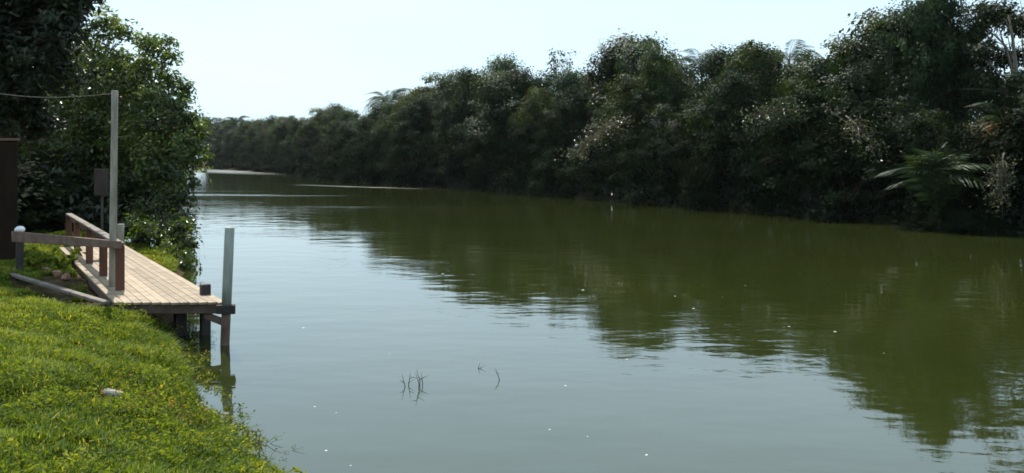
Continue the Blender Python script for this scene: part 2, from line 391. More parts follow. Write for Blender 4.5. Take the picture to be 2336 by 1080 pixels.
def crown_lumps(kind, H, W, rng):
    """lumps for a tree of height H and crown width W whose base is the origin"""
    L_ = []; R = W / 2
    if kind == 'dome':
        n, z0 = 30, .26
    elif kind == 'tall': n, z0 = 26, .15
    elif kind == 'tier': n, z0 = 20, .4
    elif kind == 'sparse': n, z0 = 11, .5
    else: n, z0 = 22, .0
    for i in range(n):
        a = rng.random() * 2 * math.pi; t = (i + rng.random()) / n
        if kind == 'dome': z = z0 + (1 - z0) * (.05 + .83 * t); rr = math.sqrt(max(0, 1 - ((t - .25) / .8) ** 2)) if t > .25 else .8 + .8 * t
        elif kind == 'tall': z = z0 + (1 - z0) * (.04 + .86 * t); rr = (1 - t) ** .6 * .95 + .1
        elif kind == 'tier': z = z0 + (1 - z0) * (.1 + .8 * round(t * 3) / 3) + rng.normal() * .015; rr = 1.0 - .45 * t
        elif kind == 'sparse': z = z0 + (1 - z0) * (.1 + .8 * t); rr = 1 - .5 * t
        else: z = .05 + .8 * t; rr = math.sqrt(max(.06, 1 - t * t)) 
        rad = R * (.22 + .16 * rng.random()); q = (R * rr - rad * .6) * (.45 + .55 * rng.random() ** .5)
        fz = {'tier': .45, 'sparse': .6}.get(kind, .78)
        L_.append(((math.cos(a) * q, math.sin(a) * q, z * H - (rad * .3 if kind == 'shrub' else 0)), (rad, rad, rad * fz)))
    if kind not in ('sparse', 'tier'):      # inner mass
        for i in range(5):
            z = z0 + (1 - z0) * (.15 + .12 * i); rad = R * .42
            L_.append(((rng.normal() * R * .12, rng.normal() * R * .12, z * H), (rad, rad, rad * .9)))
    return L_
VAR = {}
def variant(kind, i, H, W, dens, ls, mat, bark='bark'):
    key = (kind, i)
    if key in VAR: return VAR[key]
    rng = np.random.default_rng(100 + hash(key[1]) * 17 + sum(map(ord, kind)))
    lumps = crown_lumps(kind, H, W, rng)
    V, Fq, T = lump_leaves(lumps, dens, ls, rng, aspect=.6, outw=1.15, flat_up=.25, jit=.22, fold=.08, noisy=.28, shell=.72)
    crown = raw_mesh('crown', V, Fq, M[mat], T)
    mb = MB(); limb_tree(mb, (0, 0, -.6), (0, 0, H * .82), lumps, H * .018 + .05, rng, .3, 12)
    trunk = raw_mesh('trunk', mb.v, mb.f, M[bark], mb.t, True)
    VAR[key] = (crown, trunk, float(np.percentile(V[:, 2], 99.5)), float(2 * np.percentile(np.hypot(V[:, 0], V[:, 1]), 96))); return VAR[key]
def plant_tree(name, var, x, y, H, W, rz, label, cat, group):
    crown, trunk, H0, W0 = var
    e = empty(name, (x, y, gz(x, y) - .05), label, cat, group, rz, (W / W0, W / W0, H / H0))
    link(bpy.data.objects.new('trunk', trunk), e); link(bpy.data.objects.new('crown', crown), e)
    return e
KINDS = {}
for i in range(4): KINDS[('dome', i)] = variant('dome', i, 9, 7, 42 if i != 2 else 34, .205, 'leaf_dark' if i % 2 == 0 else 'leaf_olive')
for i in range(2): KINDS[('tall', i)] = variant('tall', i, 10, 6, 42, .2, 'leaf_dark')
for i in range(2): KINDS[('tier', i)] = variant('tier', i, 10, 7.5, 34, .2, 'leaf_olive' if i else 'leaf_dark', 'bark_pale')
KINDS[('dome', 4)] = variant('dome', 4, 9, 7.5, 34, .2, 'leaf_grey', 'bark_pale'); KINDS[('tier', 2)] = variant('tier', 2, 10, 8, 30, .19, 'leaf_grey', 'bark_pale')
KINDS[('sparse', 0)] = variant('sparse', 0, 10, 6, 9, .22, 'leaf_olive', 'bark_pale')
for i in range(4): KINDS[('shrub', i)] = variant('shrub', i, 4.2, 4.4, 46, .17, 'leaf_under_shade_tint')

# ------------------------------------------------------------------ right bank forest
SKX = [440, 470, 520, 545, 640, 690, 720, 745, 800, 825, 850, 900, 940, 960, 1010, 1060, 1090, 1140, 1200, 1250, 1290, 1330, 1370, 1400, 1460, 1520, 1570, 1600, 1650, 1700, 1760, 1800, 1850, 1880, 1920, 1980, 2050, 2120, 2190, 2235, 2336, 2480, 2800]
SKY = [262, 262, 272, 276, 272, 262, 268, 245, 248, 275, 240, 228, 215, 185, 165, 165, 150, 135, 160, 168, 150, 140, 122, 105, 88, 95, 115, 125, 122, 108, 105, 118, 128, 85, 52, 35, 25, 10, -15, 125, 140, 60, 0]
ORD = ['', 'first', 'second', 'third', 'fourth', 'fifth', 'sixth', 'seventh', 'eighth', 'ninth', 'tenth', 'eleventh', 'twelfth', 'thirteenth', 'fourteenth', 'fifteenth',
       'sixteenth', 'seventeenth', 'eighteenth', 'nineteenth', 'twentieth']
def ordinal(n):
    if n <= 20: return ORD[n]
    tens = {2: 'twenty', 3: 'thirty', 4: 'forty', 5: 'fifty', 6: 'sixty', 7: 'seventy', 8: 'eighty', 9: 'ninety'}
    if n % 10 == 0: return tens[n // 10][:-1] + 'ieth'
    return tens[n // 10] + '-' + ORD[n % 10]
RP = [Vector(p) for p in RIGHT]
SEG = [(RP[i], RP[i + 1], (RP[i + 1] - RP[i]).length) for i in range(len(RP) - 1)]
def along(s, o):
    for a, b_, l in SEG:
        if s <= l:
            d = (b_ - a) / l; n = Vector((d.y, -d.x))
            return a + d * s + n * o
        s -= l
    return None
rr = random.Random(5)
placed = []
def row(o, sp0, spk, hfun, kinds, wfun, cls, ymax=420):
    s = 62
    while True:
        p = along(s, o + rr.uniform(-1, 1) * min(1.5, o * .3 + .4))
        if p is None or p.y > ymax: break
        D = max(p.y, 20); s += (sp0 + spk * D) * rr.uniform(.75, 1.25)
        px = 1168 + F * p.x / p.y
        if px > 2560 or px < 380: continue
        Hs = CAM_H + (HOR - np.interp(px, SKX, SKY)) / F * p.y - gz(p.x, p.y)
        H = hfun(Hs, D); placed.append((cls, px, p.x, p.y, H, wfun(H, D), rr.choice(kinds)))
row(.15, 1.9, .018, lambda Hs, D: rr.uniform(3.3, 5.6) * (1 + D * .002), [('shrub', i) for i in range(4)], lambda H, D: H * rr.uniform(.95, 1.25), 'shrub', 330)
row(2.4, 3.4, .022, lambda Hs, D: Hs * rr.choice([.55, .68, .78, .88, .96]) * rr.uniform(.95, 1.03), [('dome', 0), ('dome', 1), ('dome', 2), ('tall', 0), ('tall', 1), ('dome', 3)], lambda H, D: max(4.6, H * rr.uniform(.55, .78)), 'front')
row(7, 4.0, .02, lambda Hs, D: Hs * rr.uniform(.93, 1.03), [('dome', 0), ('dome', 1), ('dome', 4), ('dome', 3), ('tier', 0), ('tier', 2), ('tall', 0), ('dome', 4)], lambda H, D: max(5.0, H * rr.uniform(.42, .72)), 'back')
row(13, 5.5, .03, lambda Hs, D: Hs * rr.uniform(.82, .95), [('dome', 0), ('dome', 1), ('dome', 3)], lambda H, D: max(6.5, H * .75), 'deep', 250)
NAMES = {'shrub': ('riverside_shrub', 'shrub', 'shrubs overhanging the water on the right bank', '{a} shrub drooping to the water on right bank, {n} from the right'),
         'front': ('riverside_tree', 'tree', 'trees behind the shrubs on the right bank', '{a} tree just behind the right bank shrubs, {n} from the right'),
         'back': ('forest_tree', 'tree', 'trees along the right bank skyline', '{a} tree making the right bank skyline, {n} from the right'),
         'deep': ('inland_tree', 'tree', 'trees deep in the right bank forest', '{a} tree deep behind the right bank skyline, {n} from the right')}
LOOK = {'dome': ['broad dark green', 'broad olive green', 'rounded dark green', 'rounded olive green', 'pale grey green'], 'tall': ['narrow dark green', 'narrow dense green'],
        'tier': ['layered dark-leaved', 'layered olive-leaved', 'layered grey-leaved'], 'shrub': ['dense dark', 'rounded dark', 'ragged dark', 'bushy dark']}
for cls in NAMES:
    it = sorted([q for q in placed if q[0] == cls], key=lambda q: -q[1]); nm, cat, grp, lab = NAMES[cls]
    for n, (_, px, x, y, H, W, kd) in enumerate(it):
        plant_tree(nm, KINDS[kd], x, y, H, W, rr.uniform(0, 6.28), lab.format(a=LOOK[kd[0]][kd[1]], n=ordinal(n + 1)), cat, grp)
print('right bank', {c: len([q for q in placed if q[0] == c]) for c in NAMES})

for px, yt, D, Wp, kd, lab in [(2035, 20, 57, 350, ('dome', 1), 'largest domed tree on the right bank, rising steeply above the low palm'), (2125, -40, 52, 190, ('dome', 0), 'tall dark tree cut by the top edge right of the largest dome'),
        (2300, -70, 50, 300, ('tier', 0), 'open layered tree at the right edge with sky showing below its crown'), (1470, 84, 86, 270, ('dome', 4), 'wide pale grey green dome in the middle of the right bank skyline'),
        (1140, 131, 128, 160, ('dome', 4), 'grey green dome standing left of the bare tree on the skyline'), (1012, 160, 140, 150, ('tier', 2), 'layered grey tree where the right bank skyline starts climbing'),
        (775, 240, 235, 105, ('dome', 0), 'dark round tree bump on the far skyline near the river bend'), (1705, 102, 75, 200, ('dome', 3), 'round olive tree between the two skyline palms'), (1290, 112, 105, 130, ('sparse', 0), 'sparse bare looking tree showing sky through its twigs on the skyline')]:
    p = at(px, yt, D); plant_tree('skyline_tree', KINDS[kd], p.x, p.y, p.z - gz(p.x, p.y), Wp / F * D, px * .37, lab, 'tree', 'trees standing out on the right bank skyline')
# undergrowth in the depth of the forest, one uncountable mass
def strip_leaves(o0, o1, zlo, zhi, n, ls, rng, smax=420):
    P = []
    for _ in range(n):
        s = 60 + (smax - 60) * rng.random() ** 1.4; p = along(s, o0 + (o1 - o0) * rng.random())
        if p is None: continue
        P.append((p.x, p.y, 0))
    P = np.array(P); hgt = zlo + (zhi - zlo) * rng.random(len(P)) * (.4 + .6 * vnoise(P[:, 0] * .4, P[:, 1] * .4, 5))
    P[:, 2] = ground(P[:, 0], P[:, 1]) + hgt
    Nn = unit(rng.normal(size=P.shape) * .6 + np.array([-.2, -.2, .6]))
    return P, leaves(P, Nn, ls * (.6 + .8 * rng.random(len(P))), .55, rng=rng)
rg = np.random.default_rng(31)
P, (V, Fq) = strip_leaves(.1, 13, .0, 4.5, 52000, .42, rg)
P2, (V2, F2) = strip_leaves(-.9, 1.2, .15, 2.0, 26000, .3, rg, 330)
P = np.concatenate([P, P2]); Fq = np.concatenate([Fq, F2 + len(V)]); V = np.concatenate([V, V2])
o = mesh_obj('undergrowth', V, Fq, M['leaf_shade_tint'], tint=np.repeat(rg.random(len(P)), 2)); tag(o, 'dark leafy undergrowth filling the forest floor behind the right bank shrubs', 'undergrowth', kind='stuff')

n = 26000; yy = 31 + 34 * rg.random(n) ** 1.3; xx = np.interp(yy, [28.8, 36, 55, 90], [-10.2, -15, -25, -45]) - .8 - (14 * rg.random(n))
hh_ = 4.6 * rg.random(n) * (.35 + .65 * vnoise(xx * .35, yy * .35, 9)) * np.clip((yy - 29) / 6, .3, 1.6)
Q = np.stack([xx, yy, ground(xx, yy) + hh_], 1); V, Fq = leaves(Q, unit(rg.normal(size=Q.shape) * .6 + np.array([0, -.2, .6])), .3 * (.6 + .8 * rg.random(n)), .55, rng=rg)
o = mesh_obj('undergrowth', V, Fq, M['leaf_shade_tint'], tint=np.repeat(rg.random(n), 2)); tag(o, 'dark leafy undergrowth in the shade beyond the dock on the left bank', 'undergrowth', kind='stuff')

# ------------------------------------------------------------------ palms
def frond_mesh(Lf, rise, drop, nl, ll, lw, mat, rng, name='frond', rw=.02):
    """a pinnate frond from the origin along +X: rachis and leaflets"""
    mb = MB(); pts = []
    for k in range(9):
        t = k / 8; pts.append(Vector((Lf * (t - .12 * t * t), 0, rise * t - drop * t * t * t * .9 - drop * .15 * t * t)))
    mb.tube(pts, [rw * (1 - .85 * k / 8) for k in range(9)], 5, .8)
    for i in range(nl):
        t = .12 + .88 * i / (nl - 1); kf = min(int(t * 8), 7); p = pts[kf].lerp(pts[kf + 1], t * 8 - kf); d = (pts[kf + 1] - pts[kf]).normalized()
        lf = ll * (.45 + .75 * math.sin(math.pi * min(1, t * .85 + .12))) 
        for sgn in (-1, 1):
            dirv = (Vector((0, sgn, 0)) * .85 + d * .65 + Vector((0, 0, -.25 - .25 * rng.random()))).normalized()
            mid = p + dirv * lf * .5; tip = p + dirv * lf + Vector((0, 0, -.28 * lf))
            wv_ = d * lw * .5
            mb.add([p, mid - wv_, tip, mid + wv_], [[0, 1, 2, 3]], float(np.clip(.3 + .5 * rng.random(), 0, 1)))
    return raw_mesh(name, mb.v, mb.f, M[mat], mb.t)
FR = [frond_mesh(2.6, 1.3, 2.0, 26, .75, .055, 'palm', np.random.default_rng(i)) for i in range(3)]
FRB = [frond_mesh(2.5, 1.9, 2.3, 17, .85, .13, 'palm', np.random.default_rng(i + 9)) for i in range(3)]
FRD = [frond_mesh(2.3, .3, 2.4, 20, .6, .06, 'palm_dry', np.random.default_rng(i + 20)) for i in range(2)]
def palm(name, base, H, nf, meshes, sc_, label, cat, group=None, tilt=0, rt=.12, dry=0, seed=1, pitch=(-.2, .9)):
    rg_ = random.Random(seed); e = empty(name, base, label, cat, group)
    mb = MB(); lean = Vector((rg_.uniform(-.1, .1) * H + tilt, 0, 0))
    top = Vector((0, 0, H)) + lean
    mb.tube([Vector((0, 0, -.5)), Vector((0, 0, H * .35)) + lean * .2, Vector((0, 0, H * .7)) + lean * .55, top], [rt * 1.3, rt, rt * .9, rt * .8], 9)
    mb.build('trunk', M['bark'], e, True)
    for i in range(nf + dry):
        d = i >= nf
        o_ = link(bpy.data.objects.new('dry_frond' if d else 'frond', (FRD if d else meshes)[i % (2 if d else 3)]), e)
        o_.location = top; o_.rotation_euler = (rg_.uniform(-.3, .3), rg_.uniform(-.5, .35) if d else -rg_.uniform(*pitch), i * 2.4 + rg_.uniform(-.3, .3))
        s = sc_ * rg_.uniform(.8, 1.15); o_.scale = (s, s, s)
    return e
def palm_at(px, ytop, D, **k):
    p = at(px, ytop, D); b_ = gz(p.x, p.y); return (p.x, p.y, b_), p.z - b_
for px, yt, D, lab in [(1610, 150, 80, 'feathery palm poking above the right bank skyline near its middle'), (1818, 138, 70, 'feathery palm standing alone above the dip in the right bank skyline'),
                       (545, 282, 330, 'small far palm above the treeline beside the left tree'), (640, 280, 310, 'small far palm in the middle of the far treeline'), (878, 240, 150, 'palm above the step where the far treeline rises')]:
    b_, H = palm_at(px, yt, D); palm('palm_tree', b_, H, 14, FR, 1.0 if D < 100 else 1.9, lab, 'palm', 'palms along the skyline', seed=px)
p = on_plane(2165, 512, .4); palm('river_palm', (p.x + .5, p.y + 1.9, gz(p.x + .5, p.y + 1.9)), 1.75, 40, FRB, 1.15, 'low glossy palm with wide arching fronds at the water on the right bank', 'palm', seed=3, rt=.16, pitch=(.75, 1.7))
for px_, yt_, D_, W_, k_, lab in [(2095, 440, 41.8, 2.6, 0, 'small dark shrub at the water left of the low palm'), (2175, 425, 41.3, 2.6, 2, 'small dark shrub hiding the foot of the low palm'), (2250, 440, 39.6, 2.6, 1, 'small dark shrub at the water right of the low palm')]:
    p = at(px_, yt_, D_); plant_tree('water_shrub', KINDS[('shrub', k_)], p.x, p.y, p.z + .15, W_, px_ * .3, lab, 'shrub', 'small shrubs round the low palm')
b_, H = palm_at(2300, 285, 43.2); palm('dry_palm', b_, H, 6, FR, .75, 'palm with orange brown dead fronds above the low palm at the right edge', 'palm', seed=8, dry=8)

# pale sunlit branches on the far bank
def leafy_branch(name, p0, p1, nl, ls, mat, label, cat, seed, spread=.5):
    rg_ = np.random.default_rng(seed); p0, p1 = Vector(p0), Vector(p1); e = empty(name, p0, label, cat)
    mb = MB(); v = p1 - p0; pts = [v * (k / 5) + Vector((0, 0, .5 * math.sin(k / 5 * 2.6))) for k in range(6)]
    mb.tube(pts, [.04, .034, .03, .024, .016, .006], 6); P = []
    for i in range(nl):
        t = .15 + .85 * rg_.random(); k = min(int(t * 5), 4); q = pts[k].lerp(pts[k + 1], t * 5 - k); P.append(tuple(q + Vector(tuple(rg_.normal(size=3) * spread * np.array([1, 1, .6])))))
    for q in P[::12]:
        t = pts[int(rg_.integers(1, 5))]; mb.tube([t, t.lerp(Vector(q), .5) + Vector((0, 0, .1)), Vector(q)], [.02, .014, .006], 4)
    mb.build('branch', M['bark'], e, True)
    P = np.array(P); Nn = unit(rg_.normal(size=P.shape) * .5 + np.array([-.1, 0, .8]))
    V, Fq = leaves(P, Nn, ls * (.6 + .8 * rg_.random(len(P))), .5, rng=rg_)
    mesh_obj('foliage', V, Fq, M[mat], e, np.repeat(rg_.random(len(P)), 2))
leafy_branch('fallen_branch', at(1440, 265, 68), at(1300, 375, 62), 650, .2, 'leaf_pale', 'pale sunlit branch leaning down through the middle of the right bank trees', 'branch', 4, .55)
leafy_branch('hanging_branch', at(1930, 265, 49), at(2000, 375, 45.5), 480, .15, 'leaf_pale', 'pale leafy branch hanging over the dark hollow left of the low palm', 'branch', 6, .45)
leafy_branch('jutting_branch', at(1840, 255, 53), at(1700, 290, 51), 420, .16, 'leaf_pale', 'pale leafy branch jutting left from the right bank trees', 'branch', 7, .5)
leafy_branch('creeper_branch', at(2290, 350, 39), at(2275, 500, 38.2), 420, .13, 'leaf_pale', 'pale creeper hanging to the water beside the low palm', 'branch', 9, .3)

# ------------------------------------------------------------------ left bank trees
def px_lumps(spec, fz=1.0):
    out = []
    for px, py, r, D in spec:
        rw = r / F * D * 1.02; out.append((at(px, py, D), (rw, rw * 1.1, rw * fz)))
    return out
def custom_tree(name, base_px, base_D, spec, dens, ls, mat, label, cat, seed, trunk_top, r0=.16, group=None, bark='bark', droop=.35, shell=.62):
    rg_ = np.random.default_rng(seed); x = (base_px - 1168) / F * base_D; base = Vector((x, base_D, gz(x, base_D)))
    e = empty(name, base, label, cat, group)
    lumps = [(tuple(Vector(c) - base), r) for c, r in px_lumps(spec)]
    V, Fq, T = lump_leaves(lumps, dens, ls, rg_, aspect=.5, droop=droop, shell=shell, scat=.3)
    mb = MB(); limb_tree(mb, (0, 0, -.4), Vector(trunk_top) - base, lumps, r0, rg_, .25, len(lumps))
    mb.build('trunk', M[bark], e, True)
    mesh_obj('crown', V, Fq, M[mat], e, T); return e
custom_tree('riverside_tree', 235, 36, [(255, 62, 30, 36), (222, 78, 30, 36), (285, 88, 30, 35), (190, 110, 40, 36), (160, 160, 55, 36), (225, 165, 58, 35), (270, 200, 55, 34.5), (130, 230, 60, 36), (200, 260, 62, 35), (90, 300, 60, 35), (255, 290, 60, 35),
             (150, 340, 62, 35), (60, 240, 50, 37), (290, 150, 40, 36), (210, 370, 60, 35), (100, 390, 62, 36), (280, 370, 55, 35)],
            100, .18, 'leaf_near', 'tall glossy leaved tree behind the grey pole at the dock', 'tree', 41, at(215, 150, 36), .2)
custom_tree('bankside_tree', 330, 35, [(338, 112, 36, 35), (372, 118, 26, 35), (392, 142, 20, 34.5), (335, 180, 44, 35), (392, 205, 34, 34.5), (415, 220, 22, 34.5), (350, 240, 50, 34), (408, 262, 34, 34), (425, 290, 30, 34), (390, 300, 50, 33.5), (330, 320, 55, 34), (432, 335, 30, 33), (405, 355, 45, 33),
             (440, 310, 26, 33), (446, 372, 20, 33), (360, 385, 52, 33), (425, 410, 26, 32.5), (310, 250, 45, 35), (330, 440, 50, 33), (390, 430, 42, 32.5)],
            100, .175, 'leaf_near', 'bushy sunlit tree leaning over the water beyond the dock', 'tree', 42, at(350, 180, 35), .17)
custom_tree('water_shrub', 370, 31.2, [(400, 465, 34, 31.5), (425, 455, 18, 31.5), (370, 480, 40, 31.5), (410, 510, 30, 31), (385, 530, 34, 31), (345, 510, 40, 31.5), (418, 550, 17, 30.5), (395, 575, 28, 30.5), (365, 560, 30, 31), (415, 590, 16, 30), (345, 545, 36, 29), (380, 578, 30, 28), (412, 598, 24, 27.5), (322, 525, 32, 29.8), (425, 560, 20, 28.5), (400, 540, 34, 29), (432, 612, 14, 27)],
            110, .15, 'leaf_near', 'low shrub trailing into the water beside the far end of the dock', 'shrub', 43, at(380, 490, 31.3), .08)
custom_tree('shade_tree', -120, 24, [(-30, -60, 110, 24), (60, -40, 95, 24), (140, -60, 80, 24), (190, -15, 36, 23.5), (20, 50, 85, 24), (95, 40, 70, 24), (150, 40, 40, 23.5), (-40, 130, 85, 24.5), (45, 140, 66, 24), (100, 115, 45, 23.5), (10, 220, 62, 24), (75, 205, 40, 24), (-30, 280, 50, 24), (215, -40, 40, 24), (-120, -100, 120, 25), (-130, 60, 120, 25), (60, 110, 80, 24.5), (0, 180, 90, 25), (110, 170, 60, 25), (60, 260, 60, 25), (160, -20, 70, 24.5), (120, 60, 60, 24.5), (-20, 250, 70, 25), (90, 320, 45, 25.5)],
            120, .19, 'leaf_shade_tint', 'large dark tree shading the top left corner', 'tree', 44, at(-230, 20, 24.5), .3)
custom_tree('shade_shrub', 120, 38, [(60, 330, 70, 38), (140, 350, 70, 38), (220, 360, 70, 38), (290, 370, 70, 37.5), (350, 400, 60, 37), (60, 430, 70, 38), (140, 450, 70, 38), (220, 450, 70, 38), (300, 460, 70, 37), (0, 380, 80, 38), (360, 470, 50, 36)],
            70, .26, 'leaf_shade_tint', 'wide dark shrub mass standing in the shade behind the dock trees', 'shrub', 45, at(180, 380, 38), .12)
# deep shade behind the dock: shrubs and trees standing on the bank
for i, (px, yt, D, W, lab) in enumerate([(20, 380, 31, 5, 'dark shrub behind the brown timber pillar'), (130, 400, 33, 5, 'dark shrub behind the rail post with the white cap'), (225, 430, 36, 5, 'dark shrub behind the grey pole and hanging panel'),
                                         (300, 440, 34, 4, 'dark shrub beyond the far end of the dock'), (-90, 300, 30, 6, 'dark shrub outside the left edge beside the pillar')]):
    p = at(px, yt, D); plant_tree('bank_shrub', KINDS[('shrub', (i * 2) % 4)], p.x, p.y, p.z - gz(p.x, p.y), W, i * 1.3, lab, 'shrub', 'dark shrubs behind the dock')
for i, (px, yt, D, lab) in enumerate([(60, 90, 42, 'dark tree behind the shading canopy at the left edge'), (190, 130, 46, 'dark tree behind the glossy tree at the pole'), (300, 190, 48, 'dark tree behind the sunlit tree over the water'), (-150, 60, 40, 'dark tree beyond the left edge of the view')]):
    p = at(px, yt, D); plant_tree('bank_tree', KINDS[('dome', (0, 2, 0, 2)[i])], p.x, p.y, p.z - gz(p.x, p.y), 7.5, i * 1.1, lab, 'tree', 'dark trees behind the dock')

# ------------------------------------------------------------------ the dock
U = Vector((-.5, .866, 0)); Vv = Vector((.866, .5, 0)); DZ = .73
def dp(v, t, z=0): return U * t + Vv * v + Vector((0, 0, z))
dock = empty('wooden_dock', dp(3, 17, 0), 'wooden plank dock on dark piles along the grassy bank', 'dock')
O = dock.location.copy()
def part(fn, name, mat, parent=dock, smooth=False):
    mb = MB(); mb.org = O; fn(mb); return mb.build(name, mat, parent, smooth)
VL, VR = 2.14, 3.82
def t_front(v): return 17.35 - (v - VL) * .57
NB = 12
def f_deck(mb):
    wv_ = (VR - VL) / NB
    for i in range(NB):
        v0 = VL + wv_ * (i + .5); t0 = t_front(v0) + random.uniform(-.02, .02)
        js = [t0] + random.sample([20.2, 21.4, 22.6, 23.8, 25.0, 26.2], 1) + [28.9]
        for a, b_ in zip(js[:-1], js[1:]):
            mb.beam(dp(v0, a + .004, DZ - .02 + random.uniform(-.003, .003)), dp(v0, b_ - .004, DZ - .02 + random.uniform(-.003, .003)), wv_ - .007, .04, ch=.003)
part(f_deck, 'decking', M['deck'])
def corner(v): return t_front(v)
part(lambda mb: mb.beam(dp(VL - .02, t_front(VL) + .10, DZ - .125), dp(VR + .14, t_front(VR) + .02, DZ - .125), .06, .16), 'front_beam', M['timber'])
part(lambda mb: mb.beam(dp(VR - .05, t_front(VR) + .14, DZ - .125), dp(VR - .05, 28.8, DZ - .125), .06, .16), 'side_beam', M['timber'])
part(lambda mb: mb.beam(dp(VL + .05, t_front(VL) + .2, DZ - .125), dp(VL + .05, 28.8, DZ - .125), .06, .16), 'side_beam', M['timber'])
part(lambda mb: mb.beam(dp(VR - .3, t_front(VR - .3) + .16, DZ - .24), dp(VR - .02, t_front(VR) + .1, DZ - .36), .05, .12), 'brace', M['timber'])
def f_pile(v, t, top, w_=.17):
    return lambda mb: mb.beam(dp(v, t, -1.6), dp(v, t, top), w_, w_, ch=.012)
part(f_pile(3.70, 17.56, DZ + .19), 'pile', M['pile'])
part(f_pile(3.30, 17.75, DZ - .05, .2), 'pile', M['pile'])
for v, t in ((3.66, 20.5), (3.66, 24), (3.66, 28.4), (2.3, 20.5), (2.3, 24), (2.3, 28.4)):
    part(f_pile(v, t, DZ - .05), 'pile', M['pile'])
# railing: level top board down the bank side, a second board back to the bank
CP = Vector((-7.36, 17.62, 0)); LP = Vector((-10.62, 20.25, 0)); FP = Vector((-12.75, 27.0, 0))
rail = part(lambda mb: mb.beam(CP + Vector((.02, -.05, 1.60)), FP + Vector((0, 0, 1.60)), .16, .05, ch=.006), 'railing', M['timber_grey'])
def sub(fn, name, mat, smooth=False): return part(fn, name, mat, rail, smooth)
sub(lambda mb: mb.beam(CP + Vector((.02, .06, 1.49)), FP + Vector((0, .05, 1.49)), .04, .16, ch=.006), 'side_rail', M['red_timber'])
fd = (CP - LP).normalized()
sub(lambda mb: mb.beam(LP - fd * .1 + Vector((-.06, -.09, 1.52)), CP + fd * .22 + Vector((-.06, -.10, 1.60)), .06, .23, w1=.05, h1=.14), 'front_rail', M['timber'])
post_pos = [CP, Vector((-8.60, 19.75, 0)), Vector((-9.95, 22.1, 0)), Vector((-11.4, 24.6, 0)), FP]
for q in post_pos:
    sub((lambda q: lambda mb: mb.beam(q + Vector((0, 0, .2)), q + Vector((0, 0, 1.565)), .15, .15, ch=.01))(q), 'post', M['red_timber'])
lpo = sub(lambda mb: mb.beam(LP + Vector((0, 0, .3)), LP + Vector((0, 0, 1.62)), .15, .15, ch=.01), 'post', M['pile'])
# lumpy white cap on the bank post
cap = MB(); cap.org = O; prof = [(0, .0), (.085, .0), (.10, .03), (.095, .07), (.06, .105), (0, .12)]
cv = []; cf = []
for k, (r, z) in enumerate(prof):
    for i in range(12): a = i * math.pi / 6; cv.append(LP + Vector((r * math.cos(a) * 1.08, r * math.sin(a), 1.622 + z + .006 * math.sin(3 * a))))
for k in range(5):
    for i in range(12): j = (i + 1) % 12; cf.append([k * 12 + i, k * 12 + j, k * 12 + 12 + j, k * 12 + 12 + i])
cap.add(cv, cf, .5); co = cap.build('post_cap', M['white'], rail, True); co['label'] = 'white rounded cap on the bank end post'
# plank lying from the dock to the bank
mb = MB(); e0, e1 = dp(VL - .02, t_front(VL) + .35, 0), Vector((-10.75, 20.0, 0))
mb.org = e0
z1 = gz(e1.x, e1.y) + .05
mb.beam(e0 + Vector((-.05, -.03, DZ - .05)), e1 + Vector((0, 0, max(z1, .62) - .02)), .13, .06, ch=.008)
tag(mb.build('edge_plank', M['timber_grey']), 'weathered grey plank lying in the grass from the dock to the bank post', 'plank'); bpy.data.objects['edge_plank'].location = e0

# posts
def post_thing(name, base, top, r0, r1, mat, label, cat, sides=16, group=None):
    mb = MB(); base, top = Vector(base), Vector(top); mb.org = Vector((base.x, base.y, 0))
    pts = [base.lerp(top, k / 6) for k in range(7)]; rd = [r0 + (r1 - r0) * k / 6 for k in range(7)]
    d = (top - base).normalized(); pts += [top + d * .008]; rd += [r1 - .012]
    mb.tube(pts, rd, sides); o_ = mb.build(name, M[mat], None, True); o_.location = mb.org; return tag(o_, label, cat, group)
wp_b = at(513, 787, 16.1); wp_t = at(524, 519, 16.1); dirp = (wp_t - wp_b).normalized()
# the mooring post: dark and wet below the deck, pale above
mo = empty('mooring_post', (wp_b.x, wp_b.y, 0), 'pale grey round post at the outer corner of the dock', 'post')
mb = MB(); mb.org = Vector((wp_b.x, wp_b.y, 0)); mb.tube([wp_b + dirp * z for z in (-1.6, -.5, 0, .4, .66)], .078, 16); o_ = mb.build('lower_pile', M['timber'], mo, True); o_['label'] = 'dark water stained lower half'
mb = MB(); mb.org = Vector((wp_b.x, wp_b.y, 0)); Lp = (wp_t - wp_b).length
mb.tube([wp_b + dirp * z for z in (.655, 1.0, 1.5, Lp - .01, Lp)], [.082, .082, .082, .082, .07], 18); mb.build('upper_pipe', M['white_post'], mo, True)
mb = MB(); mb.org = Vector((wp_b.x, wp_b.y, 0)); q = wp_b + dirp * .62; mb.beam(q + Vector((-.14, -.10, 0)), q + Vector((.18, -.10, 0)), .06, .15); mb.build('clamp_block', M['pile'], mo)
tb = Vector((-7.72, 18.1, DZ)); tt = at(262, 208, 18.1)
post_thing('tall_pole', tb - Vector((0, 0, 1.2)), tt, .075, .06, 'pole', 'tall slim pale grey pole rising from the dock corner', 'pole')
fb = dp(VR - .1, 28.75, 0); ft = at(300, 512, fb.y); ft.x = fb.x
post_thing('short_post', fb + Vector((0, 0, -1)), ft, .09, .09, 'pole', 'short pale post at the far end of the dock', 'post')
# overhead wire from the pole to the trees
w0, w1 = tt - Vector((0, 0, .05)), at(-60, 205, 20)
mb = MB(); mb.org = w0; mb.tube([w0.lerp(w1, k / 10) - Vector((0, 0, .12 * math.sin(math.pi * k / 10))) for k in range(11)], .006, 5)
o_ = mb.build('overhead_wire', M['wire'], None, True); o_.location = w0; tag(o_, 'thin dark wire running left from the top of the tall pole', 'wire')
